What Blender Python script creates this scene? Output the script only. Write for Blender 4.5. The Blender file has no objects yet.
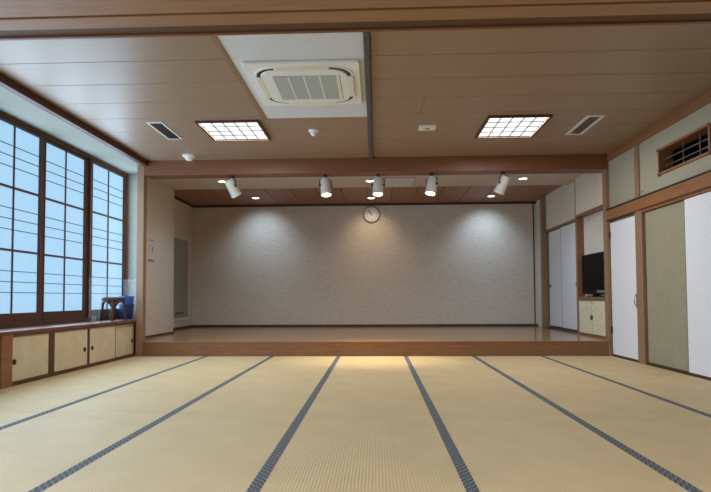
import bpy, bmesh, math, random
from mathutils import Matrix, Vector, Euler
random.seed(4)
PI = math.pi
S = bpy.context.scene
C = S.collection

# ------------------------------------------------------------------ camera, world, exposure
F_PX, PITCH, YAW, ROLL, SHIFT, CAM_H = 542.54, .0384, .0382, -.0052, 30.28, .7944
cam_data = bpy.data.cameras.new('camera')
cam = bpy.data.objects.new('camera', cam_data)
C.objects.link(cam)
cam_data.sensor_fit = 'HORIZONTAL'
cam_data.sensor_width = 36
cam_data.lens = F_PX / 711 * 36
cam_data.shift_y = SHIFT / 711
cam_data.clip_start = .02
_r = Vector((math.cos(YAW), math.sin(YAW), 0))
_f0 = Vector((-math.sin(YAW), math.cos(YAW), 0))
_f = _f0 * math.cos(PITCH) + Vector((0, 0, math.sin(PITCH)))
_u = -_f0 * math.sin(PITCH) + Vector((0, 0, math.cos(PITCH)))
_R = _r * math.cos(ROLL) + _u * math.sin(ROLL)
_U = -(_r * math.sin(ROLL) - _u * math.cos(ROLL))
_m = Matrix((_R, _U, -_f)).transposed().to_4x4()
_m.translation = (0, 0, CAM_H)
cam.matrix_world = _m
S.camera = cam

world = bpy.data.worlds.new('world')
S.world = world
world.use_nodes = True
world.node_tree.nodes['Background'].inputs[0].default_value = (.6, .75, 1, 1)
world.node_tree.nodes['Background'].inputs[1].default_value = .3

S.view_settings.view_transform = 'Standard'
S.view_settings.look = 'None'
S.view_settings.exposure = .8
S.view_settings.gamma = 1
S.view_settings.use_curve_mapping = False

WINDOW_GLOW = .58      # daylight in the frosted panes
PANEL_GLOW = .75        # fluorescent ceiling panels, face of the diffuser
PANEL_W = 20            # and the light of the tubes behind it
DAY_W = 11              # daylight coming in through each window
SPOT_W = 60             # warm stage spotlights
DOWN_W = 30             # recessed downlights


# ------------------------------------------------------------------ materials
def srgb(r, g, b):
    f = lambda c: (c / 12.92 if c <= .04045 else ((c + .055) / 1.055) ** 2.4)
    return (f(r / 255), f(g / 255), f(b / 255), 1)


class NT:
    def __init__(self, name):
        self.m = bpy.data.materials.new(name)
        self.m.use_nodes = True
        self.t = self.m.node_tree
        self.p = self.t.nodes['Principled BSDF']

    def n(self, typ, **kw):
        nd = self.t.nodes.new(typ)
        for k, v in kw.items():
            setattr(nd, k, v)
        return nd

    def l(self, a, b):
        self.t.links.new(a, b)

    def coord(self, scale=(1, 1, 1), kind='Object'):
        tc = self.n('ShaderNodeTexCoord')
        mp = self.n('ShaderNodeMapping')
        mp.inputs['Scale'].default_value = scale
        self.l(tc.outputs[kind], mp.inputs[0])
        return mp.outputs[0]

    def noise(self, vec, scale, detail=4, rough=.55, dist=0):
        nd = self.n('ShaderNodeTexNoise')
        nd.inputs['Scale'].default_value = scale
        nd.inputs['Detail'].default_value = detail
        nd.inputs['Roughness'].default_value = rough
        nd.inputs['Distortion'].default_value = dist
        self.l(vec, nd.inputs['Vector'])
        return nd.outputs['Fac']

    def ramp(self, fac, stops):
        nd = self.n('ShaderNodeValToRGB')
        e = nd.color_ramp.elements
        while len(e) < len(stops):
            e.new(.5)
        for i, (p, c) in enumerate(stops):
            e[i].position = p
            e[i].color = c
        self.l(fac, nd.inputs[0])
        return nd.outputs[0]

    def bump(self, h, strength=.3, dist=.01):
        nd = self.n('ShaderNodeBump')
        nd.inputs['Strength'].default_value = strength
        nd.inputs['Distance'].default_value = dist
        self.l(h, nd.inputs['Height'])
        self.l(nd.outputs[0], self.p.inputs['Normal'])

    def math(self, op, a, b=None):
        nd = self.n('ShaderNodeMath', operation=op)
        for i, v in enumerate((a, b)):
            if v is None:
                continue
            if hasattr(v, 'default_value') or hasattr(v, 'is_linked'):
                self.l(v, nd.inputs[i])
            else:
                nd.inputs[i].default_value = v
        return nd.outputs[0]


def mul(c, k):
    return (min(c[0] * k, 1), min(c[1] * k, 1), min(c[2] * k, 1), 1)


def wood(name, col, axis='X', rough=.4, contrast=.25, scale=1.0, spec=.4):
    t = NT(name)
    s = {'X': (1.2, 14, 14), 'Y': (14, 1.2, 14), 'Z': (14, 14, 1.2)}[axis]
    v = t.coord(tuple(k * scale for k in s))
    n1 = t.noise(v, 3.0, 6, .6, .6)
    c = t.ramp(n1, [(.25, mul(col, 1 - contrast)), (.5, col), (.8, mul(col, 1 + contrast))])
    t.l(c, t.p.inputs['Base Color'])
    t.p.inputs['Roughness'].default_value = rough
    t.p.inputs['Specular IOR Level'].default_value = spec
    t.bump(n1, .06, .004)
    return t.m


def plain(name, col, rough=.5, var=.06, scale=12, spec=.4, bump=0, metal=0):
    t = NT(name)
    v = t.coord()
    n1 = t.noise(v, scale, 3)
    c = t.ramp(n1, [(.3, mul(col, 1 - var)), (.7, mul(col, 1 + var))])
    t.l(c, t.p.inputs['Base Color'])
    t.p.inputs['Roughness'].default_value = rough
    t.p.inputs['Specular IOR Level'].default_value = spec
    t.p.inputs['Metallic'].default_value = metal
    if bump:
        t.bump(t.noise(v, scale * 12, 2), bump, .003)
    return t.m


def glow(name, col, strength, base=(.8, .8, .8, 1)):
    t = NT(name)
    t.p.inputs['Base Color'].default_value = base
    n1 = t.noise(t.coord(), 2.5, 2)
    c = t.ramp(n1, [(.3, mul(col, .97)), (.7, col)])
    t.l(c, t.p.inputs['Emission Color'])
    t.p.inputs['Emission Strength'].default_value = strength
    t.p.inputs['Roughness'].default_value = .5
    return t.m


def wallpaper(name, col, var=.09, horiz='X'):
    t = NT(name)
    s = (1, 1, 4.2)
    v = t.coord(s)
    n1 = t.noise(v, 11, 3, .5, .5)
    n2 = t.noise(t.coord((1, 1, 1)), 1.3, 2)
    w = t.n('ShaderNodeTexVoronoi')
    w.inputs['Scale'].default_value = 7
    t.l(v, w.inputs['Vector'])
    mix = t.math('ADD', t.math('MULTIPLY', w.outputs['Distance'], .8), t.math('MULTIPLY', n1, .7))
    c = t.ramp(mix, [(.3, mul(col, 1 - var)), (.75, mul(col, 1 + var))])
    t.l(c, t.p.inputs['Base Color'])
    t.p.inputs['Roughness'].default_value = .75
    t.p.inputs['Specular IOR Level'].default_value = .25
    t.bump(mix, .4, .008)
    return t.m


def tatami(name, col):
    t = NT(name)
    tc = t.n('ShaderNodeTexCoord')
    sx = t.n('ShaderNodeSeparateXYZ')
    t.l(tc.outputs['Object'], sx.inputs[0])
    rib = t.math('SINE', t.math('MULTIPLY', sx.outputs[0], 2 * PI / .0150))
    weave = t.noise(t.coord((60, 260, 60)), 1.0, 2)
    big = t.noise(t.coord((1.2, 1.2, 1.2)), 2.2, 4)
    h = t.math('ADD', t.math('MULTIPLY', rib, .5), t.math('MULTIPLY', weave, .7))
    k = t.math('ADD', t.math('MULTIPLY', rib, .075),
               t.math('ADD', t.math('MULTIPLY', weave, .3), t.math('MULTIPLY', big, .45)))
    c = t.ramp(k, [(.2, mul(col, .80)), (.42, col), (.7, mul(col, 1.16))])
    t.l(c, t.p.inputs['Base Color'])
    t.p.inputs['Roughness'].default_value = .55
    t.p.inputs['Specular IOR Level'].default_value = .35
    t.bump(h, .25, .003)
    return t.m


def heri(name):
    t = NT(name)
    v = t.coord((1 / .0135, 1 / .021, .3))
    w = t.n('ShaderNodeTexChecker')
    w.inputs['Scale'].default_value = 1
    w.inputs['Color1'].default_value = srgb(124, 132, 138)
    w.inputs['Color2'].default_value = srgb(58, 66, 76)
    t.l(v, w.inputs['Vector'])
    n1 = t.noise(t.coord((40, 40, 40)), 2, 3)
    mx = t.n('ShaderNodeMixRGB', blend_type='MULTIPLY')
    mx.inputs[0].default_value = .35
    t.l(w.outputs[0], mx.inputs[1])
    t.l(n1, mx.inputs[2])
    t.l(mx.outputs[0], t.p.inputs['Base Color'])
    t.p.inputs['Roughness'].default_value = .8
    return t.m


def clear(name, col=(.9, .96, 1, 1), alpha=.14):
    t = NT(name)
    n1 = t.noise(t.coord(), 3, 2)
    c = t.ramp(n1, [(.3, mul(col, .97)), (.7, col)])
    t.l(c, t.p.inputs['Base Color'])
    t.p.inputs['Roughness'].default_value = .06
    t.p.inputs['Alpha'].default_value = alpha
    return t.m


M = {}
M['tatami'] = tatami('tatami_rush', srgb(203, 182, 141))
M['heri'] = heri('tatami_border_cloth')
M['plank'] = wood('ceiling_plank_wood', srgb(150, 126, 104), 'X', .36, .10, 1, .65)
M['plank_stage'] = wood('stage_ceiling_wood', srgb(156, 114, 86), 'Y', .5, .12)
M['gapwood'] = wood('shadow_gap_wood', srgb(52, 36, 26), 'X', .8, .2)
M['beam'] = wood('beam_wood', srgb(118, 74, 48), 'X', .42, .22)
M['lintel'] = wood('lintel_wood', srgb(154, 114, 82), 'X', .45, .2, .8)
M['lintel_dark'] = wood('lintel_groove_wood', srgb(92, 62, 42), 'X', .6, .2)
M['post'] = wood('post_wood', srgb(142, 112, 86), 'Z', .45, .16)
M['darkpost'] = wood('dark_post_wood', srgb(84, 56, 42), 'Z', .5, .2)
M['rail'] = wood('rail_wood', srgb(138, 94, 62), 'Y', .45, .2)
M['darkbeam'] = wood('dark_cornice_wood', srgb(84, 48, 34), 'Y', .5, .2)
M['winframe'] = wood('window_frame_wood', srgb(84, 56, 46), 'Z', .5, .2)
M['counter'] = wood('counter_wood', srgb(112, 70, 62), 'Y', .35, .25)
M['fascia'] = wood('stage_fascia_wood', srgb(126, 86, 57), 'X', .4, .28)
M['deck'] = wood('stage_deck_wood', srgb(166, 128, 86), 'X', .16, .14, .7, .6)
M['basewood'] = wood('dark_base_wood', srgb(74, 48, 36), 'X', .5, .2)
M['paper'] = wallpaper('wave_wallpaper', srgb(204, 192, 180))
M['paper_white'] = wallpaper('pale_wave_wallpaper', srgb(212, 205, 192))
M['paper_cream'] = wallpaper('cream_wave_paper', srgb(214, 204, 178))
M['plaster'] = plain('olive_plaster', srgb(160, 154, 136), .85, .05, 30, .2, .15)
M['plaster_green'] = plain('pale_bay_plaster', srgb(150, 152, 143), .85, .05, 30, .2, .12)
M['olive'] = plain('olive_door_paper', srgb(150, 144, 122), .75, .05, 6, .25, .06)
M['fusuma'] = plain('white_door_paper', srgb(222, 224, 232), .7, .03, 40, .3, .08)
M['cabinet_paper'] = plain('cream_sliding_door_board', srgb(202, 190, 162), .6, .07, 9, .3, .05)
M['soffit'] = plain('white_soffit_board', srgb(200, 192, 184), .8, .03, 8, .2)
M['acboard'] = plain('white_ceiling_board', srgb(208, 210, 214), .7, .02, 6, .3)
M['acwhite'] = plain('off_white_plastic', srgb(230, 230, 226), .4, .02, 8, .45)
M['accream'] = plain('cream_plastic', srgb(224, 218, 202), .4, .03, 8, .45)
M['acgrille'] = plain('grey_filter_mesh', srgb(172, 178, 176), .7, .08, 160, .2, .2)
M['white'] = plain('white_plastic', srgb(224, 222, 216), .4, .03, 10, .45)
M['lampwhite'] = plain('white_painted_metal', srgb(186, 184, 178), .38, .03, 10, .5)
M['black'] = plain('black_metal', srgb(28, 26, 25), .5, .1, 20, .4)
M['darkslot'] = plain('dark_vent_metal', srgb(62, 54, 50), .6, .1, 30, .3)
M['greyslot'] = plain('grey_vent_metal', srgb(112, 104, 96), .6, .1, 30, .3)
M['steel'] = plain('brushed_steel', srgb(150, 146, 140), .35, .06, 40, .5, 0, .8)
M['foam'] = plain('mottled_grey_foam', srgb(96, 88, 88), .9, .5, 55, .15, .4)
M['tvblack'] = plain('black_tv_plastic', srgb(12, 12, 13), .6, .08, 20, .15)
M['screen'] = plain('dark_tv_screen', srgb(5, 6, 7), .45, .05, 3, .06)
M['silver'] = plain('silver_plastic', srgb(112, 114, 118), .4, .05, 20, .5)
M['stool'] = wood('dark_stool_wood', srgb(70, 46, 34), 'Z', .45, .2)
M['stoolseat'] = plain('brown_stool_seat', srgb(72, 50, 38), .75, .1, 30, .3)
M['blue'] = plain('blue_plastic', srgb(40, 86, 158), .35, .08, 14, .5)
M['navy'] = plain('dark_blue_plastic', srgb(28, 50, 96), .35, .08, 14, .5)
M['acrylic'] = clear('clear_acrylic', (.9, .96, 1, 1), .04)
M['acryledge'] = clear('acrylic_edge', (.75, .9, .98, 1), .22)
M['greypanel'] = plain('grey_panel_paint', srgb(150, 150, 142), .45, .05, 20, .4)
M['clockface'] = plain('clock_face_white', srgb(232, 232, 230), .5, .03, 20, .4)
M['clockrim'] = plain('clock_rim_grey', srgb(150, 150, 148), .4, .05, 20, .5)
M['notice'] = plain('pale_notice_paper', srgb(206, 198, 190), .6, .03, 20, .3)
M['tape'] = plain('grey_tape', srgb(150, 132, 116), .6, .05, 20, .3)
M['darkvoid'] = plain('dark_recess_board', srgb(40, 30, 24), .9, .1, 10, .1)  # dark colour stands for the unlit corridor behind the transom
M['pane'] = glow('daylit_frosted_glass', (.35, .62, .88, 1), WINDOW_GLOW, (.12, .14, .16, 1))
M['diffuser'] = glow('lit_fluorescent_diffuser', (.93, .97, 1, 1), PANEL_GLOW)
M['lenswarm'] = glow('lit_warm_lens', (1, .86, .62, 1), 8)
M['lenscool'] = glow('lit_cool_lens', (.85, .95, 1, 1), 6)
M['lensdl'] = glow('lit_downlight_lens', (1, .97, .92, 1), 4)


# ------------------------------------------------------------------ mesh helpers
def box(bm, x0, x1, y0, y1, z0, z1):
    v = [bm.verts.new(p) for p in ((x0, y0, z0), (x1, y0, z0), (x1, y1, z0), (x0, y1, z0),
                                   (x0, y0, z1), (x1, y0, z1), (x1, y1, z1), (x0, y1, z1))]
    for f in ((3, 2, 1, 0), (4, 5, 6, 7), (0, 1, 5, 4), (1, 2, 6, 5), (2, 3, 7, 6), (3, 0, 4, 7)):
        bm.faces.new([v[i] for i in f])
    return v


def prism(bm, pts, z0, z1):
    a = [bm.verts.new((x, y, z0)) for x, y in pts]
    b = [bm.verts.new((x, y, z1)) for x, y in pts]
    n = len(pts)
    bm.faces.new(a[::-1])
    bm.faces.new(b)
    for i in range(n):
        bm.faces.new((a[i], a[(i + 1) % n], b[(i + 1) % n], b[i]))
    return a + b


def rrpts(cx, cy, w, h, r, seg=6):
    o = []
    for k, (sx, sy) in enumerate(((1, 1), (-1, 1), (-1, -1), (1, -1))):
        for i in range(seg + 1):
            a = PI / 2 * k + PI / 2 * i / seg
            o.append((cx + sx * (w / 2 - r) + r * math.cos(a), cy + sy * (h / 2 - r) + r * math.sin(a)))
    return o


def ringprism(bm, outer, inner, z0, z1):
    n = len(outer)
    q = [[bm.verts.new((x, y, z)) for x, y in P] for P, z in ((outer, z0), (outer, z1), (inner, z1), (inner, z0))]
    for j in range(4):
        a, b = q[j], q[(j + 1) % 4]
        for i in range(n):
            bm.faces.new((a[i], a[(i + 1) % n], b[(i + 1) % n], b[i]))


def lathe(bm, prof, seg=24, mat=None):
    rings = []
    for r, z in prof:
        if r < 1e-6:
            rings.append([bm.verts.new((0, 0, z))])
        else:
            rings.append([bm.verts.new((r * math.cos(2 * PI * i / seg), r * math.sin(2 * PI * i / seg), z)) for i in range(seg)])
    vs = [v for r in rings for v in r]
    for a, b in zip(rings, rings[1:]):
        for i in range(seg):
            j = (i + 1) % seg
            if len(a) == 1 and len(b) == 1:
                continue
            if len(a) == 1:
                bm.faces.new((a[0], b[j], b[i]))
            elif len(b) == 1:
                bm.faces.new((a[i], a[j], b[0]))
            else:
                bm.faces.new((a[i], a[j], b[j], b[i]))
    if mat is not None:
        bmesh.ops.transform(bm, matrix=mat, verts=vs)
    return vs


def tube(bm, pts, r, seg=8, closed=False):
    pts = [Vector(p) for p in pts]
    n = len(pts)
    rings = []
    for i, p in enumerate(pts):
        if closed:
            t = pts[(i + 1) % n] - pts[i - 1]
        else:
            t = pts[min(i + 1, n - 1)] - pts[max(i - 1, 0)]
        t.normalize()
        up = Vector((0, 0, 1)) if abs(t.z) < .95 else Vector((1, 0, 0))
        a = t.cross(up).normalized()
        b = t.cross(a)
        rr = r[i] if isinstance(r, (list, tuple)) else r
        rings.append([bm.verts.new(p + (a * math.cos(2 * PI * k / seg) + b * math.sin(2 * PI * k / seg)) * rr) for k in range(seg)])
    for i in range(n if closed else n - 1):
        a, b = rings[i], rings[(i + 1) % n]
        for k in range(seg):
            bm.faces.new((a[k], a[(k + 1) % seg], b[(k + 1) % seg], b[k]))
    if not closed:
        bm.faces.new(rings[0][::-1])
        bm.faces.new(rings[-1])


def wm(o):
    m = Matrix.LocRotScale(o.location, o.rotation_euler, o.scale)
    return wm(o.parent) @ m if o.parent else m


def obj(name, bm, mat, parent=None, local=False, bevel=0, smooth=False):
    """link bm as ONE mesh object; geometry is given in world coordinates unless local"""
    bmesh.ops.recalc_face_normals(bm, faces=bm.faces)
    if parent is not None and not local:
        bm.transform(wm(parent).inverted())
    me = bpy.data.meshes.new(name)
    bm.to_mesh(me)
    bm.free()
    if smooth:
        for p in me.polygons:
            p.use_smooth = True
    me.materials.append(M[mat])
    o = bpy.data.objects.new(name, me)
    C.objects.link(o)
    if parent is not None:
        o.parent = parent
    if bevel:
        b = o.modifiers.new('bevel', 'BEVEL')
        b.width = bevel
        b.segments = 2
        b.limit_method = 'ANGLE'
    if smooth:
        e = o.modifiers.new('edge', 'EDGE_SPLIT')
        e.split_angle = math.radians(40)
    return o


def boxes(name, mat, bs, parent=None, bevel=0, local=False):
    bm = bmesh.new()
    for b in bs:
        box(bm, *b)
    return obj(name, bm, mat, parent, local, bevel)


def tag(o, label, cat, group=None, kind=None):
    o['label'] = label
    o['category'] = cat
    if group:
        o['group'] = group
    if kind:
        o['kind'] = kind
    return o


def thing(name, label, cat, loc=(0, 0, 0), rot=(0, 0, 0), group=None, kind=None):
    o = bpy.data.objects.new(name, None)
    o.empty_display_size = .1
    C.objects.link(o)
    o.location = loc
    o.rotation_euler = rot
    return tag(o, label, cat, group, kind)


def dup(root, parent=None):
    c = root.copy()
    C.objects.link(c)
    c.parent = parent
    for ch in [k for k in bpy.data.objects if k.parent == root]:
        dup(ch, c)
    return c


def light(name, kind, loc, energy, col, parent=None, aim=None, **kw):
    d = bpy.data.lights.new(name, kind)
    d.energy = energy
    d.color = col
    for k, v in kw.items():
        setattr(d, k, v)
    o = bpy.data.objects.new(name, d)
    C.objects.link(o)
    o.location = loc
    if aim is not None:
        o.rotation_euler = (Vector(aim) - Vector(loc)).to_track_quat('-Z', 'Y').to_euler()
    if parent is not None:
        w = Matrix.LocRotScale(o.location, o.rotation_euler, (1, 1, 1))
        o.parent = parent
        o.matrix_basis = wm(parent).inverted() @ w
    return o


# ------------------------------------------------------------------ key dimensions (metres)
XR, XC, XW = 3.107, -3.32, -3.70        # right wall, low cabinet face, window plane
YS, YB, YL = 7.333, 11.095, 2.887       # stage front, stage back wall, lintel
ZC, ZS = 2.697, .195                    # ceiling, stage deck
YN = -1.6                               # rear of the room, behind the camera

# ------------------------------------------------------------------ floor with tatami mats
floor = tag(boxes('floor', 'gapwood', [(-3.75, 3.3, YN, YS + .03, -.12, -.03)]),
            'tatami floor of straw mats with dark blue cloth borders', 'floor', kind='structure')
cols = [-3.318] + [-2.3115 + .9 * k for k in range(6)] + [3.104]
ML, HB = 1.785, .027
for i in range(7):
    x0, x1 = cols[i] + .0005, cols[i + 1] - .0005
    w = x1 - x0
    bm = bmesh.new()
    box(bm, -w / 2, w / 2, .002, ML - .002, -.03, 0)
    first = None
    for j in range(5):
        y = YS - ML * (j + 1)
        if first is None:
            first = obj('tatami_mat', bm, 'tatami', floor, True, .003)
            first.location = ((x0 + x1) / 2, y, 0)
            for s in (-1, 1):
                if (i == 0 and s < 0) or (i == 6 and s > 0):
                    continue
                e0, e1 = (w / 2 - HB, w / 2) if s > 0 else (-w / 2, -w / 2 + HB)
                boxes('cloth_border', 'heri', [(e0, e1, .001, ML - .001, -.003, .0012)], first, 0, True)
        else:
            m = dup(first, floor)
            m.location = ((x0 + x1) / 2, y, 0)

# ------------------------------------------------------------------ ceiling with planks
ceiling = tag(boxes('ceiling', 'gapwood', [(-3.22, 3.25, YN, YS + .2, ZC + .022, ZC + .1)]),
              'brown wooden plank ceiling with dark seams over the tatami room', 'ceiling', kind='structure')
seams = [4.22 + .455 * k for k in range(-3, 7)] + [7.36]
DUCT0, DUCT1 = -.085, -.03


def plank(x0, x1, y0, y1):
    g = .0035
    boxes('ceiling_plank', 'plank', [(x0, x1, y0 + g, y1 - g, ZC, ZC + .022)], ceiling, .002)


for a, b in zip(seams, seams[1:]):
    if b - a < .1:
        continue
    plank(DUCT1, XR + .02, a, b)
    if a > 5.65:
        plank(-3.17, DUCT0, a, b)
    elif b < 5.66:
        plank(-3.17, -1.19, a, b)
    else:
        plank(-3.17, -1.19, a, b)
        plank(-1.19, DUCT0, 5.655, b)
boxes('white_board', 'acboard', [(-1.15, DUCT0, seams[0], 5.652, ZC - .002, ZC + .022)], ceiling)
boxes('board_trim', 'post', [(-1.192, -1.15, seams[0], 5.66, ZC - .012, ZC + .022)], ceiling, .003)
tag(boxes('ceiling_track_cover', 'foam', [(DUCT0 + .002, DUCT1 - .002, 2.95, YS - .002, ZC - .03, ZC + .02)], None, .01),
    'mottled dark grey foam covered rail running along the ceiling beside the air conditioner', 'rail')
tag(boxes('seam_tape', 'tape', [(.455, .482, 5.15, 5.57, ZC - .003, ZC + .001)]),  # thin strip added to stand for butted plank ends
    'short strip of grey tape across a ceiling plank beside the foam covered rail', 'tape')
near_ceiling = tag(boxes('ceiling_near', 'plank', [(-3.75, 3.3, YN, YL - .1, 2.5, 2.58)]),
                   'plain wooden ceiling of the anteroom before the lintel', 'ceiling', kind='structure')

# ------------------------------------------------------------------ near lintel
t = thing('trim_1', 'wide layered brown wooden lintel spanning the opening above the tatami', 'lintel', (0, 2.7, 2.24), kind='structure')
boxes('front_board', 'lintel', [(-3.3, 3.1, 2.40, 2.632, 2.220, 2.46)], t, .004)
boxes('groove', 'lintel_dark', [(-3.3, 3.1, 2.632, 2.655, 2.244, 2.46)], t)
boxes('middle_board', 'lintel', [(-3.3, 3.1, 2.655, 2.765, 2.222, 2.46)], t, .004)
boxes('inner_groove', 'lintel_dark', [(-3.3, 3.1, 2.765, 2.862, 2.238, 2.46)], t)
boxes('rear_board', 'beam', [(-3.3, 3.1, 2.862, YL, 2.228, 2.46)], t, .003)
tag(boxes('wall_partition', 'plaster', [(-3.75, 3.3, YL - .09, YL - .01, 2.46, ZC + .1)]),
    'olive plaster strip of wall above the near lintel', 'wall', kind='structure')

# ------------------------------------------------------------------ stage beam, posts
tag(boxes('trim_2', 'beam', [(-3.202, XR + .01, YS, YS + .24, 2.492, ZC + .02)], None, .004),
    'long brown wooden beam across the front of the stage', 'beam', kind='structure')
tag(boxes('trim_3', 'post', [(-3.297, -3.202, YS, YS + .1, 0, ZC + .02)], None, .003),
    'square brown wooden post between the window bay and the stage', 'post', kind='structure')
tag(boxes('trim_4', 'darkpost', [(-3.29, -3.243, YS + .1, YS + .18, ZS, 2.66)]),
    'narrow dark wooden stile behind the brown post at the stage', 'trim', kind='structure')
tag(boxes('trim_5', 'post', [(3.072, 3.172, YS, YS + .1, 0, 2.5)], None, .003),
    'slim brown wooden post at the stage end of the sliding door wall', 'post', kind='structure')

# ------------------------------------------------------------------ stage platform
t = thing('stage_platform', 'low wooden stage with glossy brown deck and reddish fascia', 'stage', (0, YS, 0))
boxes('fascia', 'fascia', [(-3.202, XR - .0, YS + .004, YS + .04, 0, ZS - .022)], t)
boxes('nosing', 'fascia', [(-3.202, XR - .0, YS, YS + .06, ZS - .022, ZS)], t, .003)
boxes('deck', 'deck', [(-3.20, 3.249, YS + .06, 7.95, ZS - .05, ZS), (-3.455, 3.249, 7.95, 9.17, ZS - .05, ZS), (-3.785, 3.249, 9.17, YB - .001, ZS - .05, ZS)], t)

# ------------------------------------------------------------------ stage walls and ceilings
tag(boxes('wall_back', 'paper', [(-3.95, 3.4, YB, YB + .1, 0, 2.8)]),
    'stage back wall in beige wavy relief wallpaper', 'wall', kind='structure')
tag(boxes('baseboard_back', 'basewood', [(-3.8, 3.25, YB - .02, YB, ZS, ZS + .042)]),
    'dark brown baseboard under the stage back wall', 'baseboard', kind='structure')
tag(boxes('trim_6', 'basewood', [(-3.8, 3.25, YB - .03, YB, 2.672, 2.712)]),
    'dark cornice along the top of the stage back wall', 'trim', kind='structure')
bm = bmesh.new()
prism(bm, [(-3.29, YS + .18), (-3.47, 7.95), (-3.47, 9.17), (-3.9, 9.17), (-3.9, 9.10), (-3.545, 9.10), (-3.545, 7.95), (-3.345, YS + .12)], ZS, 2.66)
tag(obj('wall_stage_left', bm, 'paper'),
    'beige wavy wallpapered wall beside the front of the stage, next to the brown post', 'wall', kind='structure')
tag(boxes('wall_recess', 'paper', [(-3.9, -3.8, 9.17, YB, ZS, 2.8), (-3.9, -3.545, 9.10, 9.17, 2.66, 2.8)]),
    'beige wallpapered side wall of the recess at the back of the stage', 'wall', kind='structure')
tag(boxes('baseboard_left', 'basewood', [(-3.47, -3.455, 7.95, 9.18, ZS, ZS + .03)]),
    'dark baseboard under the wallpapered wall beside the stage front', 'baseboard', kind='structure')
tag(boxes('baseboard_recess', 'basewood', [(-3.8, -3.785, 9.17, YB, ZS, ZS + .04)]),
    'dark baseboard under the recess wall of the stage', 'baseboard', kind='structure')
tag(boxes('ceiling_stage_front', 'soffit', [(-3.56, 3.6, YS + .24, 9.17, 2.66, 2.8)]),
    'flat white soffit over the front of the stage', 'ceiling', kind='structure')
cs = tag(boxes('ceiling_stage', 'gapwood', [(-3.95, 3.4, 9.17, YB + .05, 2.735, 2.82)]),
         'brown wooden plank ceiling over the back of the stage', 'ceiling', kind='structure')
xs = -3.8
proto = None
while xs < 3.25:
    w = min(.455, 3.25 - xs)
    if w > .1:
        boxes('ceiling_plank', 'plank_stage', [(xs + .005, xs + w - .005, 9.171, YB, 2.713, 2.735)], cs, .002)
    xs += .455
tag(boxes('trim_7', 'basewood', [(-3.8, -3.77, 9.17, YB - .03, 2.672, 2.712)]),
    'dark cornice along the recess wall of the stage', 'trim', kind='structure')

# recess panel on the left of the stage
t = thing('wall_panel', 'tall grey panel with pale frame on the recess wall of the stage', 'panel', (-3.8, 10.3, .4))
boxes('frame', 'paper_white', [(-3.8, -3.785, 9.86, 10.86, .36, 1.97)], t, .002)
boxes('sheet', 'greypanel', [(-3.785, -3.778, 9.92, 10.76, .42, 1.94)], t)
for k in range(4):
    boxes('vent_slot', 'black', [(-3.778, -3.774, 10.10 + .11 * k, 10.17 + .11 * k, .49, .52)], t)
# notice
t = thing('wall_notice', 'small pale notice with a dark vertical mark on the stage side wall', 'notice', (-3.47, 8.24, 1.38))
boxes('sheet', 'notice', [(-3.47, -3.468, 8.14, 8.36, 1.39, 1.72)], t)
boxes('clip', 'silver', [(-3.468, -3.465, 8.18, 8.31, 1.68, 1.695)], t)
boxes('mark', 'black', [(-3.468, -3.466, 8.255, 8.272, 1.50, 1.59)], t)
boxes('ledge', 'greyslot', [(-3.47, -3.45, 8.12, 8.30, 1.37, 1.385)], t)

# ------------------------------------------------------------------ stage right side
tag(boxes('wall_stage_right', 'paper_white', [(3.25, 3.4, 8.80, YB, 2.055, 2.8), (3.25, 3.4, 10.55, YB, 0, 2.055),
                                              (3.33, 3.4, 8.8, 10.55, 0, 2.055)]),
    'pale wavy wallpapered wall around the sliding doors of the stage', 'wall', kind='structure')
tag(boxes('wall_niche', 'paper_white', [(3.18, 3.3, YS + .1, 8.72, 2.075, 2.66),       # above the opening
                                        (3.29, 3.42, YS + .1, 8.80, .2, 2.66),           # back
                                        (3.18, 3.29, YS + .1, 7.60, .2, 2.075)]),
    'pale wavy wallpapered wall and recess around the television', 'wall', kind='structure')
tag(boxes('trim_8', 'post', [(3.195, 3.29, 8.72, 8.80, ZS, 2.66)], None, .002),
    'brown wooden post between the television niche and the white sliding doors', 'post', kind='structure')
tag(boxes('trim_9', 'post', [(3.165, 3.27, 10.45, 10.55, ZS, 2.71)], None, .002),
    'brown wooden post at the back wall end of the white sliding doors', 'post', kind='structure')
tag(boxes('trim_10', 'rail', [(3.235, 3.33, 8.80, 10.45, 2.015, 2.055)], None, .002),
    'brown head rail over the white sliding doors of the stage', 'trim', kind='structure')
tag(boxes('trim_11', 'basewood', [(3.23, 3.33, 8.80, 10.45, ZS, ZS + .025)]),
    'dark floor rail under the white sliding doors of the stage', 'trim', kind='structure')
tag(boxes('trim_12', 'rail', [(3.17, 3.29, 7.60, 8.72, 2.035, 2.075)], None, .002),
    'brown head board over the television niche', 'trim', kind='structure')
tag(boxes('trim_13', 'rail', [(3.185, 3.29, 8.69, 8.72, .78, 2.035)]),
    'brown side lining of the television niche', 'trim', kind='structure')
tag(boxes('trim_14', 'black', [(3.185, 3.20, YB - .016, YB - .002, ZS + .045, 2.67)]),
    'thin dark vertical strip in the corner of the stage back wall', 'trim', kind='structure')
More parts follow.
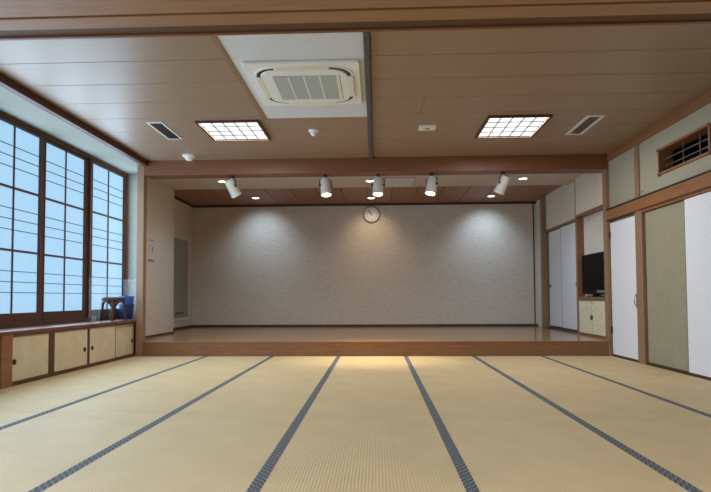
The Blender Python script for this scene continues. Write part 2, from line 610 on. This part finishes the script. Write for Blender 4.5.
for n, (y0, y1, x, py, lab) in enumerate([(8.81, 9.68, 3.256, 8.95, 'white sliding door with dark pull next to the television niche post'),
                                          (9.64, 10.45, 3.285, 10.36, 'white sliding door with dark pull nearest the stage back wall')]):
    d = thing('door_%d' % (n + 4), lab, 'door', (x, y0, ZS + .025), kind='structure')
    boxes('frame', 'darkpost', [(x, x + .024, y0, y1, ZS + .026, 2.014)], d)
    boxes('paper_sheet', 'fusuma', [(x - .003, x, y0 + .022, y1 - .022, ZS + .05, 2.0)], d)
    bm = bmesh.new()
    lathe(bm, [(0, 0), (.034, 0), (.034, .004), (.026, .006), (0, .003)], 16,
          Matrix.Translation((x - .003, py, .98)) @ Matrix.Rotation(-PI / 2, 4, 'Y'))
    obj('finger_pull', bm, 'black', d, smooth=True)

# TV niche cabinet
t = thing('niche_cabinet', 'small cream two door cabinet with brown shelf top under the television', 'cabinet', (3.3, 8.15, ZS))
boxes('body', 'rail', [(3.20, 3.289, 7.61, 8.69, ZS, .735)], t)
boxes('shelf_top', 'rail', [(3.165, 3.289, 7.61, 8.69, .735, .778)], t, .003)
for y0, y1, py in ((7.64, 8.155, 8.14), (8.175, 8.67, 8.19)):
    d = boxes('door', 'paper_cream', [(3.182, 3.20, y0, y1, ZS + .035, .725)], t, .002)
    boxes('pull', 'black', [(3.170, 3.182, py - .008, py + .008, .44, .51)], d, .003)
# television
t = thing('television', 'black flat television standing on the brown shelf of the niche', 'television', (3.235, 8.12, .778))
bm = bmesh.new()
prism(bm, rrpts(0, 0, .93, .60, .02, 4), -.018, .018)
bmesh.ops.transform(bm, verts=bm.verts, matrix=Matrix.Translation((3.228, 8.125, 1.122)) @ Matrix.Rotation(-PI / 2, 4, 'Z') @ Matrix.Rotation(PI / 2, 4, 'X'))
obj('cabinet', bm, 'tvblack', t)
boxes('screen', 'screen', [(3.205, 3.2105, 7.69, 8.56, .89, 1.40)], t)
boxes('rear_housing', 'tvblack', [(3.245, 3.28, 7.80, 8.46, .90, 1.30)], t, .008)
boxes('neck', 'tvblack', [(3.215, 3.242, 8.05, 8.20, .788, .84)], t)
bm = bmesh.new()
prism(bm, rrpts(3.228, 8.125, .10, .52, .03), .778, .790)
obj('foot', bm, 'tvblack', t)
boxes('label_strip', 'silver', [(3.206, 3.2105, 7.70, 8.02, .84, .875)], t)

# ------------------------------------------------------------------ right wall of the tatami room
tag(boxes('wall_right', 'plaster',
          [(3.125, 3.25, YN, 5.115, 1.93, 2.72), (3.125, 3.25, 6.045, 7.43, 1.93, 2.72),
           (3.125, 3.25, 5.115, 6.045, 1.93, 2.115), (3.125, 3.25, 5.115, 6.045, 2.40, 2.72),
           (3.17, 3.25, YN, 7.43, 0, 1.93)]),
    'olive plaster upper wall above the sliding doors on the right', 'wall', kind='structure')
tag(boxes('trim_15', 'rail', [(XR - .035, 3.17, YN, YS, 1.800, 1.928)], None, .004),
    'wide brown picture rail beam above the doors along the plaster wall', 'trim', kind='structure')
tag(boxes('trim_16', 'black', [(XR - .037, 3.125, YN, YS, 1.928, 1.947)]),  # black strip painted for the shade in the gap above the rail
    'thin dark capping on the brown picture rail', 'trim', kind='structure')
tag(boxes('trim_17', 'rail', [(XR - .005, 3.17, YN, 6.45, 1.766, 1.80)], None, .002),
    'slim brown door head rail under the picture rail', 'trim', kind='structure')
tag(boxes('trim_18', 'rail', [(XR - .003, 3.14, YN, 7.333, 2.59, ZC + .02)], None, .003),
    'reddish brown cornice between the plank ceiling and the olive plaster wall', 'trim', kind='structure')
tag(boxes('trim_19', 'post', [(XR - .012, 3.17, 6.42, 6.585, 0, 1.80)], None, .003),
    'brown wooden post between the white hinged door and the olive door', 'post', kind='structure')
tag(boxes('trim_20', 'post', [(XR, 3.13, 6.49, 6.59, 1.945, 2.59)], None, .002),
    'short brown upright on the olive plaster above the picture rail', 'post', kind='structure')
tag(boxes('trim_21', 'basewood', [(XR - .004, 3.17, YN, 7.333, 0, .012)]),
    'dark floor rail under the doors along the plaster wall', 'trim', kind='structure')
tag(boxes('trim_22', 'post', [(XR - .002, 3.13, 7.335, 7.43, 1.945, 2.6)], None, .002),
    'short brown upright at the stage end of the olive plaster', 'post', kind='structure')


def panel_door(n, y0, y1, mat, x, label):
    d = thing('door_%d' % n, label, 'door', (x, y0, .012), kind='structure')
    boxes('frame', 'darkpost', [(x, x + .022, y0, y1, .012, 1.766)], d)
    boxes('paper_sheet', mat, [(x - .003, x, y0 + .014, y1 - .014, .03, 1.758)], d)
    return d


d1 = panel_door(1, 6.59, 7.325, 'fusuma', 3.118, 'narrow white hinged door with curved dark handle beside the stage')
bm = bmesh.new()
tube(bm, [(3.115, 6.625, .66), (3.093, 6.625, .68), (3.085, 6.625, .735), (3.093, 6.625, .79), (3.115, 6.625, .81)], .006, 8)
obj('door_handle', bm, 'steel', d1, smooth=True)
boxes('handle_plate', 'greyslot', [(3.112, 3.115, 6.615, 6.635, .65, .82)], d1)
for z in (1.55, .3):
    boxes('hinge', 'black', [(3.106, 3.116, 7.30, 7.33, z, z + .09)], d1)
panel_door(2, 5.56, 6.42, 'olive', 3.135, 'tall olive green paper sliding door between brown post and white door')
panel_door(3, 4.66, 5.575, 'fusuma', 3.112, 'wide white sliding door next to the olive green door')
panel_door(6, 3.75, 4.66, 'olive', 3.135, 'olive green paper sliding door nearer the lintel')
panel_door(7, 2.90, 3.76, 'fusuma', 3.112, 'white sliding door at the lintel')

# transom opening
t = thing('window_20', 'dark transom opening with thin bars and brown frame in the olive plaster', 'transom', (3.12, 5.58, 2.12), kind='structure')
boxes('top_rail', 'rail', [(3.105, 3.26, 5.08, 6.075, 2.378, 2.402)], t)
boxes('bottom_rail', 'rail', [(3.105, 3.26, 5.08, 6.06, 2.113, 2.137)], t)
boxes('stile', 'rail', [(3.105, 3.26, 6.022, 6.047, 2.10, 2.402)], t)
boxes('stile', 'rail', [(3.105, 3.26, 5.112, 5.137, 2.10, 2.402)], t)
boxes('dark_recess', 'darkvoid', [(3.60, 3.62, 5.0, 6.2, 2.0, 2.5), (3.25, 3.62, 5.0, 5.1, 2.0, 2.5), (3.25, 3.62, 6.06, 6.2, 2.0, 2.5),
                                  (3.25, 3.62, 5.0, 6.2, 2.41, 2.5), (3.25, 3.62, 5.0, 6.2, 2.0, 2.10)], t)
for y0, y1, z in ((5.137, 6.022, 2.288), (5.137, 6.022, 2.212)):
    boxes('crossbar', 'steel', [(3.17, 3.18, y0, y1, z - .005, z + .005)], t)
for y in (5.37, 5.66):
    boxes('upright_bar', 'steel', [(3.165, 3.175, y - .005, y + .005, 2.137, 2.378)], t)
tag(boxes('wall_hook', 'greyslot', [(3.115, 3.125, 6.42, 6.44, 2.0, 2.02)], None, .003),
    'tiny grey hook on the olive plaster above the picture rail', 'hook')

# ------------------------------------------------------------------ window bay on the left
YE = 7.88
tag(boxes('wall_left', 'plaster_green', [(-3.85, XW - .07, YN, YE + .08, -.1, .48), (-3.85, XW - .07, YN, YE + .08, 2.645, 2.75),
                                        (-3.85, -3.5, YE, YE + .07, .21, 2.75), (-3.9, -3.70, YN - .1, -.86, .4, 2.7)]),
    'pale greenish plaster of the window bay beside the brown post', 'wall', kind='structure')
bm = bmesh.new()
prism(bm, [(-3.80, YN), (-3.22, YN), (-3.22, YS + .05), (-3.345, YS + .12), (-3.525, YE), (-3.80, YE)], 2.645, 2.72)
tag(obj('ceiling_bay', bm, 'plaster_green'), 'pale plaster ceiling strip over the window bay', 'ceiling', kind='structure')
tag(boxes('trim_23', 'darkbeam', [(-3.22, -3.15, YN, YS, 2.622, ZC + .02)], None, .003),
    'dark brown cornice between the plank ceiling and the window bay', 'trim', kind='structure')
tag(boxes('trim_24', 'winframe', [(XW - .07, XW + .03, -.86, YE, .50, .555), (XW - .07, XW + .02, -.86, YE, 2.605, 2.645)], None, .002),
    'dark brown sill and head frame running under and over the windows', 'trim', kind='structure')

GZ0, GZ1 = .648, 2.572
WIN = [(-.79, .05, 0), (.17, 1.01, 1), (1.13, 1.97, 0), (2.09, 2.93, 1), (3.05, 3.89, 0), (4.01, 4.85, 1), (4.97, 5.81, 0), (5.945, 6.785, 1), (6.91, 7.80, 0)]  # windows short of the cabinet are out of view, added for light
WLAB = ['frosted lattice window of the anteroom, nearest its rear wall', 'frosted lattice window of the anteroom, second from its rear wall',
        'frosted lattice window of the anteroom, third from its rear wall', 'frosted lattice window beside the lintel',
        'second frosted lattice window past the lintel, towards the stage', 'third frosted lattice window past the lintel, towards the stage',
        'frosted lattice window above the cabinet end with the broad brown upright',
        'middle frosted lattice window between two broad dark uprights, over the cabinet',
        'frosted lattice window at the bay end, behind the stool and blue bins']
for i, (y0, y1, back) in enumerate(WIN):
    x = XW - .012 - .028 * back
    t = thing('window_%d' % (i + 1), WLAB[i], 'window', (x, y0, .555), kind='structure')
    s = .062
    e = .078 if i == 8 else s
    boxes('stile', 'winframe', [(x - .02, x + .02, y0 - s, y0, .555, 2.605)], t, .002)
    boxes('stile', 'winframe', [(x - .02, x + .02, y1, y1 + e, .555, 2.605)], t, .002)
    boxes('top_rail', 'winframe', [(x - .02, x + .02, y0, y1, GZ1, 2.605)], t)
    boxes('bottom_rail', 'winframe', [(x - .02, x + .02, y0, y1, .555, GZ0)], t)
    third = (GZ1 - GZ0) / 3
    ym = (y0 + y1) / 2
    boxes('centre_bar', 'winframe', [(x - .006, x + .008, ym - .0055, ym + .0055, GZ0, GZ1)], t)
    for k in range(3):
        z0 = GZ0 + third * k
        if k:
            boxes('middle_rail', 'winframe', [(x - .008, x + .012, y0, y1, z0 - .011, z0 + .011)], t)
        for ya, yb in ((y0, ym - .007), (ym + .007, y1)):
            boxes('pane', 'pane', [(x - .014, x - .010, ya, yb, z0 + (.011 if k else 0), z0 + third - (.011 if k < 2 else 0))], t)
            for fz in (.33, .5, .67):
                z = z0 + third * fz
                boxes('glazing_bar', 'winframe', [(x - .005, x + .003, ya, yb, z - .0033, z + .0033)], t)
for i, (y0, y1, back) in enumerate(WIN):
    light('window_daylight', 'AREA', (XW + .035, (y0 + y1) / 2, (GZ0 + GZ1) / 2), DAY_W, (.60, .80, 1), None, (5, (y0 + y1) / 2, (GZ0 + GZ1) / 2),
          shape='RECTANGLE', size=y1 - y0, size_y=GZ1 - GZ0)
tag(boxes('trim_25', 'winframe', [(XW - .07, XW + .012, 5.872, 5.884, .555, 2.605)]),
    'narrow dark upright between overlapping window sashes', 'trim', kind='structure')
tag(boxes('trim_26', 'rail', [(XW - .02, XW + .03, YE - .02, YE, .555, 2.645)]),
    'brown upright closing the last window at the bay end', 'trim', kind='structure')

# counter and low cabinet
bm = bmesh.new()
prism(bm, [(XW - .06, YN), (-3.298, YN), (-3.298, YS + .1), (-3.345, YS + .1), (-3.525, YE), (XW - .06, YE)], .472, .502)
tag(obj('window_counter', bm, 'counter', bevel=.003), 'long dark reddish wooden counter under the windows', 'counter')
t = thing('low_cabinet', 'low built-in cabinet with cream sliding doors under the window counter', 'cabinet', (-3.4, 6.1, 0))
boxes('carcass', 'basewood', [(-3.72, -3.70, 4.83, 7.42, 0, .47), (-3.70, -3.36, 4.83, 7.42, .03, .05)], t)
boxes('bottom_rail', 'darkpost', [(-3.37, XC + .004, 4.83, 7.42, 0, .036)], t)
boxes('top_rail', 'counter', [(-3.37, XC + .004, 4.83, 7.42, .446, .4715)], t)
boxes('divider', 'darkpost', [(-3.70, XC - .004, 5.415, 5.50, .036, .446)], t)
boxes('end_stile', 'darkpost', [(-3.70, XC + .004, 7.40, 7.43, 0, .4715)], t)
boxes('divider', 'darkpost', [(-3.70, XC - .004, 6.155, 6.19, .036, .446)], t)
for y0, y1, py, dx in ((4.845, 5.415, 4.885, 0), (5.50, 6.155, 6.09, 0), (6.19, 6.825, 6.255, 0), (6.815, 7.40, 7.33, -.02)):
    x = XC - .008 + dx
    d = boxes('door', 'cabinet_paper', [(x - .016, x, y0, y1, .037, .445)], t, .002)
    for ye in (y0, y1 - .009):
        boxes('edge_strip', 'darkpost', [(x - .017, x + .002, ye, ye + .009, .037, .445)], d)
    bm = bmesh.new()
    lathe(bm, [(0, 0), (.026, 0), (.026, .004), (.019, .006), (0, .002)], 16,
          Matrix.Translation((x, py, .215)) @ Matrix.Rotation(PI / 2, 4, 'Y'))
    obj('finger_pull', bm, 'black', d, smooth=True)
tag(boxes('trim_27', 'rail', [(-3.40, -3.305, 4.68, 4.83, 0, .4715)], None, .003),
    'broad brown upright at the end of the low cabinet', 'trim', kind='structure')
tag(boxes('wall_left_lower', 'counter', [(-3.40, -3.33, YN, 4.68, 0, .4715)]),
    'brown panelled front below the counter towards the lintel', 'wall', kind='structure')

# ------------------------------------------------------------------ rear of the room behind the camera
tag(boxes('wall_rear', 'plaster_green', [(-3.9, 3.3, YN - .1, YN, -.1, 2.8)]),
    'pale plaster wall at the rear of the anteroom', 'wall', kind='structure')

# ------------------------------------------------------------------ things on the counter
ZT = .502
# stool
sx, sy = -3.49, 7.09
t = thing('wooden_stool', 'small dark wooden stool with round seat and arched legs on the counter', 'stool', (sx, sy, ZT + .0005))
bm = bmesh.new()
lathe(bm, [(0, .250), (.12, .250), (.142, .256), (.150, .276), (.144, .296), (.115, .308), (0, .312)], 32)
obj('seat', bm, 'stoolseat', t, True, smooth=True)
for k in range(4):
    a = PI / 4 * 0 + PI / 2 * k + .35
    c, s_ = math.cos(a), math.sin(a)
    bm = bmesh.new()
    tube(bm, [(c * .148, s_ * .148, 0), (c * .140, s_ * .140, .10), (c * .133, s_ * .133, .20), (c * .12, s_ * .12, .266)], [.014, .015, .017, .02], 10)
    obj('leg', bm, 'stool', t, True, smooth=True)
    bm = bmesh.new()
    pts = []
    for i in range(9):
        u = i / 8
        aa = a + PI / 2 * u
        pts.append((math.cos(aa) * .135, math.sin(aa) * .135, .17 + .085 * math.sin(PI * u) ** .6))
    tube(bm, pts, .013, 8)
    obj('arch', bm, 'stool', t, True, smooth=True)


def bin_thing(x, y, h0, lab, mat):
    b = thing('plastic_bin', lab, 'bin', (x, y, h0), group='blue bins on the counter')
    bm = bmesh.new()
    lathe(bm, [(0, .001), (.085, .001), (.104, .20), (.100, .20), (.082, .008), (0, .008)], 28)
    obj('shell', bm, mat, b, True, smooth=True)
    bm = bmesh.new()
    lathe(bm, [(.100, .192), (.113, .192), (.115, .200), (.112, .208), (.100, .208), (.100, .192)], 28)
    obj('rim', bm, mat, b, True, smooth=True)
    return b


bin_thing(-3.545, 7.57, ZT, 'dark blue plastic bin standing on the counter, another bin nested in it', 'navy')
bin_thing(-3.545, 7.57, ZT + .115, 'bright blue plastic bin nested in the dark blue bin', 'blue')


def screen_panel(x, y, rz, w, h, tilt, lab):
    p = thing('acrylic_screen', lab, 'screen', (x, y, ZT), (0, 0, rz), 'clear screens on the counter')
    bm = bmesh.new()
    box(bm, -w / 2, w / 2, -.0015, .0015, .004, h)
    bmesh.ops.rotate(bm, verts=bm.verts, cent=(0, 0, .004), matrix=Matrix.Rotation(tilt, 3, 'X'))
    obj('sheet', bm, 'acrylic', p, True)
    bm = bmesh.new()
    for xx in (-w / 2, w / 2 - .004):
        box(bm, xx, xx + .004, -.002, .002, .004, h)
    box(bm, -w / 2, w / 2, -.002, .002, h - .003, h)
    bmesh.ops.rotate(bm, verts=bm.verts, cent=(0, 0, .004), matrix=Matrix.Rotation(tilt, 3, 'X'))
    obj('polished_edge', bm, 'acryledge', p, True)
    for xx in (-w / 2 + .05, w / 2 - .05):
        boxes('foot', 'acryledge', [(xx - .003, xx + .003, -.02, .02, 0, .07)], p, 0, True)
    return p


screen_panel(-3.678, 7.10, PI / 2, .56, .56, 0, 'wide clear acrylic screen standing along the window behind the stool')
screen_panel(-3.60, 6.80, .1, .13, .46, -.10, 'narrow clear acrylic screen leaning on the counter, farthest from the blue bins')
screen_panel(-3.55, 7.76, .0, .26, .56, 0, 'clear acrylic screen standing upright behind the blue bins')

# ------------------------------------------------------------------ air conditioner
ax, ay = -1.074 + .475, 4.258 + .475
t = thing('air_conditioner', 'white square ceiling cassette air conditioner with grey grille and cream flaps', 'air conditioner', (ax, ay, ZC - .002))
Z0 = ZC - .002
bm = bmesh.new()
prism(bm, rrpts(ax, ay, .95, .95, .02, 3), Z0 - .028, Z0)
obj('panel', bm, 'acwhite', t, bevel=.008)
bm = bmesh.new()
ringprism(bm, rrpts(ax, ay, .80, .80, .17, 8), rrpts(ax, ay, .74, .74, .14, 8), Z0 - .032, Z0 - .02)
obj('air_slot', bm, 'darkslot', t)
bm = bmesh.new()
ringprism(bm, rrpts(ax, ay, .845, .845, .19, 8), rrpts(ax, ay, .80, .80, .17, 8), Z0 - .034, Z0 - .02)
obj('outer_ring', bm, 'acwhite', t, bevel=.004)
bm = bmesh.new()
prism(bm, rrpts(ax, ay, .735, .735, .135, 8), Z0 - .042, Z0 - .02)
obj('centre_face', bm, 'acwhite', t, bevel=.006)
for k in range(4):
    bm = bmesh.new()
    prism(bm, rrpts(0, -.388, .46, .062, .028, 5), -.044, -.02)
    bmesh.ops.transform(bm, verts=bm.verts, matrix=Matrix.Translation((ax, ay, Z0)) @ Matrix.Rotation(PI / 2 * k, 4, 'Z'))
    obj('flap', bm, 'accream', t, bevel=.008)
gr = boxes('grille', 'acgrille', [(ax - .265, ax + .265, ay - .265, ay + .265, Z0 - .046, Z0 - .038)], t)
for k in (-1, 0, 1):
    boxes('grille_bar', 'acwhite', [(ax + k * .1325 - .006, ax + k * .1325 + .006, ay - .265, ay + .265, Z0 - .048, Z0 - .045)], gr)
boxes('seam', 'darkslot', [(ax + .30, ax + .304, ay - .27, ay + .27, Z0 - .0435, Z0 - .04)], t)

# ------------------------------------------------------------------ fluorescent ceiling panels
def ceiling_light(x0, x1, y0, y1, z, lab):
    t = thing('ceiling_light', lab, 'ceiling light', ((x0 + x1) / 2, (y0 + y1) / 2, z), group='square ceiling lights')
    f = .028
    bm = bmesh.new()
    for b in ((x0, x1, y0, y0 + f), (x0, x1, y1 - f, y1), (x0, x0 + f, y0 + f, y1 - f), (x1 - f, x1, y0 + f, y1 - f)):
        box(bm, *b, z - .022, z + .002)
    obj('frame', bm, 'darkpost', t)
    boxes('diffuser', 'diffuser', [(x0 + f, x1 - f, y0 + f, y1 - f, z - .004, z + .001)], t)
    for k in range(1, 5):
        x = x0 + f + (x1 - x0 - 2 * f) * k / 5
        boxes('lattice_bar', 'silver', [(x - .005, x + .005, y0 + f, y1 - f, z - .013, z - .004)], t)
    for k in range(1, 4):
        y = y0 + f + (y1 - y0 - 2 * f) * k / 4
        boxes('lattice_bar', 'silver', [(x0 + f, x1 - f, y - .005, y + .005, z - .012, z - .005)], t)
    light('tube_light', 'AREA', ((x0 + x1) / 2, (y0 + y1) / 2, z - .018), PANEL_W, (1, .95, .88), t, ((x0 + x1) / 2, (y0 + y1) / 2, 0),
          shape='RECTANGLE', size=x1 - x0 - 2 * f, size_y=y1 - y0 - 2 * f)
    return t


ceiling_light(-1.935, -1.245, 5.69, 6.40, ZC, 'lit square ceiling light with lattice between the dark slot vent and the air conditioner')
ceiling_light(1.185, 1.86, 5.69, 6.45, ZC, 'lit square ceiling light with lattice beside the pale framed vent')
for x, w in ((-1.9, 'window'), (1.2, 'plaster')):  # unseen fittings behind the camera, added for room light
    ceiling_light(x, x + .69, .4, 1.1, 2.5, 'lit square ceiling light in the anteroom ceiling on its %s side' % w)


def vent(x0, x1, y0, y1, fm, sm, n, lab):
    t = thing('ceiling_vent', lab, 'vent', ((x0 + x1) / 2, (y0 + y1) / 2, ZC), group='ceiling vents')
    f = .035 if fm == 'white' else .02
    bm = bmesh.new()
    for b in ((x0, x1, y0, y0 + f), (x0, x1, y1 - f, y1), (x0, x0 + f, y0 + f, y1 - f), (x1 - f, x1, y0 + f, y1 - f)):
        box(bm, *b, ZC - .008, ZC + .001)
    obj('frame', bm, 'white', t)
    boxes('backing', 'black', [(x0 + f, x1 - f, y0 + f, y1 - f, ZC - .002, ZC + .001)], t)
    for k in range(n):
        x = x0 + f + (x1 - x0 - 2 * f) * (k + .5) / n
        boxes('slat', sm, [(x - .006, x + .006, y0 + f, y1 - f, ZC - .007, ZC - .003)], t)
    return t


vent(-2.475, -2.30, 5.71, 6.33, 'grey', 'darkslot', 4, 'dark narrow slot vent in the ceiling near the window bay')
vent(2.235, 2.425, 5.74, 6.41, 'white', 'greyslot', 5, 'pale framed grey louvre vent in the ceiling near the plaster wall')


def detector(x, y, r, lab, deep):
    t = thing('heat_detector', lab, 'detector', (x, y, ZC))
    bm = bmesh.new()
    lathe(bm, [(0, 0), (r, 0), (r, -.012), (r * .9, -.02), (r * .62, -.026), (0, -.026)], 24)
    obj('base', bm, 'white', t, True, smooth=True)
    bm = bmesh.new()
    lathe(bm, [(0, -.024), (r * .62, -.024), (r * .56, -.024 - deep * .6), (r * .3, -.024 - deep), (0, -.024 - deep)], 20)
    obj('sensor_head', bm, 'white', t, True, smooth=True)


detector(-2.49, 7.10, .088, 'round white detector on the ceiling by the stage beam', .045)
detector(-.70, 6.10, .06, 'small white detector on the ceiling between the air conditioner and the stage beam', .04)
t = thing('ceiling_speaker_plate', 'small white rectangular plate on the ceiling beside the foam covered rail', 'plate', (.58, 6.04, ZC))
boxes('plate', 'white', [(.49, .675, 5.96, 6.12, ZC - .02, ZC + .001)], t, .005)
boxes('indicator', 'silver', [(.56, .61, 6.02, 6.06, ZC - .023, ZC - .019)], t)

# hatch in the stage soffit
t = thing('access_hatch', 'flat white access hatch in the stage soffit behind the spotlights', 'hatch', (.38, 8.8, 2.66))
boxes('frame', 'silver', [(.14, .63, 8.44, 9.13, 2.654, 2.661)], t)
boxes('cover', 'acboard', [(.152, .618, 8.452, 9.118, 2.649, 2.656)], t)

# ------------------------------------------------------------------ downlights
def downlight(x, y, z, lens, col, watt, lab, aim=None):
    t = thing('downlight', lab, 'downlight', (x, y, z), group='stage downlights')
    bm = bmesh.new()
    lathe(bm, [(.062, .0), (.085, .0), (.085, -.006), (.075, -.010), (.062, -.006), (.062, 0)], 28)
    obj('trim_ring', bm, 'white', t, True, smooth=True)
    bm = bmesh.new()
    lathe(bm, [(0, .0), (.064, .0), (.064, -.003), (0, -.003)], 28)
    obj('lens', bm, lens, t, True)
    light('downlight_beam', 'SPOT', (x, y, z - .02), watt, col, t, aim or (x, y, 0), spot_size=math.radians(100 if aim else 124), spot_blend=1, shadow_soft_size=.05)


COOL, WARM = (.58, .80, 1), (1, .78, .5)
downlight(-2.453, 8.55, 2.66, 'lensdl', COOL, DOWN_W * .9, 'lit downlight in the white soffit beside the outer spotlight near the window side')
downlight(-.09, 8.66, 2.66, 'lensdl', WARM, DOWN_W * .9, 'lit downlight in the white soffit beside the access hatch')
downlight(2.336, 8.63, 2.66, 'lensdl', COOL, DOWN_W * .9, 'lit downlight in the white soffit near the television niche')
downlight(-2.31, 10.30, 2.713, 'lensdl', COOL, DOWN_W, 'lit downlight in the wooden stage ceiling nearest the grey panel', (-2.31, YB, 1.7))
downlight(-.09, 10.44, 2.713, 'lenswarm', WARM, DOWN_W * .5, 'lit warm downlight in the wooden stage ceiling before the clock', (-.09, YB, 1.7))
downlight(2.205, 10.40, 2.713, 'lensdl', COOL, DOWN_W, 'lit downlight in the wooden stage ceiling nearest the white sliding doors', (2.205, YB, 1.7))


# ------------------------------------------------------------------ spotlights under the beam
def spotlight(x, y, aim, on, lab):
    zb = 2.492
    t = thing('stage_spotlight', lab, 'spotlight', (x, y, zb), group='spotlights under the stage beam')
    boxes('mount', 'black', [(x - .022, x + .022, y - .03, y + .03, zb - .032, zb)], t, .003)
    bm = bmesh.new()
    tube(bm, [(x, y, zb - .03), (x, y, zb - .062)], .009, 10)
    obj('stem', bm, 'black', t, smooth=True)
    piv = Vector((x, y, zb - .15))
    d = (Vector(aim) - piv).normalized()
    yaw = math.atan2(d.y, d.x)
    # yoke turned so that its axis is square to the aim
    side = Vector((-math.sin(yaw), math.cos(yaw), 0))
    bm = bmesh.new()
    top = Vector((x, y, zb - .06))
    tube(bm, [piv - side * .086, piv - side * .086 + Vector((0, 0, .085)), top - side * .07, top + side * .07,
              piv + side * .086 + Vector((0, 0, .085)), piv + side * .086], .006, 8)
    obj('yoke', bm, 'black', t, smooth=True)
    q = d.to_track_quat('-Z', 'Y').to_matrix().to_4x4()
    mt = Matrix.Translation(piv) @ q
    bm = bmesh.new()
    lathe(bm, [(0, .11), (.050, .11), (.062, .10), (.067, .085), (.073, -.105), (.077, -.13), (.077, -.14), (.068, -.14), (.062, -.105), (0, -.105)], 28, mt)
    body = obj('lamp_body', bm, 'lampwhite', t, smooth=True)
    bm = bmesh.new()
    lathe(bm, [(0, .118), (.040, .118), (.045, .108), (0, .108)], 24, mt)
    obj('rear_cap', bm, 'greyslot', body, smooth=True)
    bm = bmesh.new()
    lathe(bm, [(0, -.124), (.034, -.122), (.066, -.112), (.066, -.104), (0, -.104)], 24, mt)
    obj('lens', bm, 'lenswarm' if on else 'silver', body, smooth=True)
    for s_ in (-1, 1):
        bm = bmesh.new()
        lathe(bm, [(0, .066), (.012, .066), (.012, .096), (0, .096)], 12, Matrix.Translation(piv) @ side.to_track_quat('Z', 'Y').to_matrix().to_4x4() @ Matrix.Rotation(0 if s_ > 0 else PI, 4, 'X'))
        obj('tilt_knob', bm, 'black', t, smooth=True)
    if on:
        light('spotlight_beam', 'SPOT', piv + d * .14, SPOT_W, (1, .80, .52), t, aim, spot_size=math.radians(52), spot_blend=1, shadow_soft_size=.04)


spotlight(-2.0, 7.44, (-1.3, 8.2, .8), False, 'white spotlight under the beam tilted back towards the stage, beside the round detector')
spotlight(-.695, 7.47, (-.45, 6.95, 0), True, 'lit white spotlight under the beam, between the tilted one and the foam rail')
spotlight(.035, 7.47, (-.05, 6.95, 0), True, 'lit white spotlight under the beam hanging before the clock')
spotlight(.775, 7.47, (.35, 6.95, 0), True, 'lit white spotlight under the beam next to the access hatch')
spotlight(1.745, 7.45, (1.1, 8.15, .8), False, 'white spotlight under the beam tilted back towards the stage, on the television side')

# ------------------------------------------------------------------ clock
cx, cz = -.088, 2.489
t = thing('wall_clock', 'round white wall clock with grey rim high on the stage back wall', 'clock', (cx, YB, cz))
mt = Matrix.Translation((cx, YB, cz)) @ Matrix.Rotation(PI / 2, 4, 'X')
bm = bmesh.new()
lathe(bm, [(0, 0), (.172, 0), (.176, .012), (.172, .038), (.160, .046), (.148, .040), (.146, .030), (.146, .02), (0, .02)], 40, mt)
obj('rim', bm, 'clockrim', t, smooth=True)
bm = bmesh.new()
lathe(bm, [(0, .021), (.147, .021), (.147, .024), (0, .024)], 40, mt)
face = obj('face', bm, 'clockface', t)
for k in range(12):
    bm = bmesh.new()
    L = .020 if k % 3 else .026
    box(bm, -.005, .005, .122 - L, .122, .024, .026)
    bm.transform(mt @ Matrix.Rotation(-PI / 6 * k, 4, 'Z'))
    obj('hour_mark', bm, 'black', face)
for nm, L, w, ang, z in (('hour_hand', .078, .008, 326.5, .028), ('minute_hand', .118, .006, 318, .031)):
    bm = bmesh.new()
    prism(bm, [(-w, -.02), (w, -.02), (w * .6, L), (-w * .6, L)], z, z + .002)
    bm.transform(mt @ Matrix.Rotation(-math.radians(ang), 4, 'Z'))
    obj(nm, bm, 'black', t)
bm = bmesh.new()
lathe(bm, [(0, .024), (.010, .024), (.010, .035), (0, .035)], 16, mt)
obj('centre_pin', bm, 'black', t)
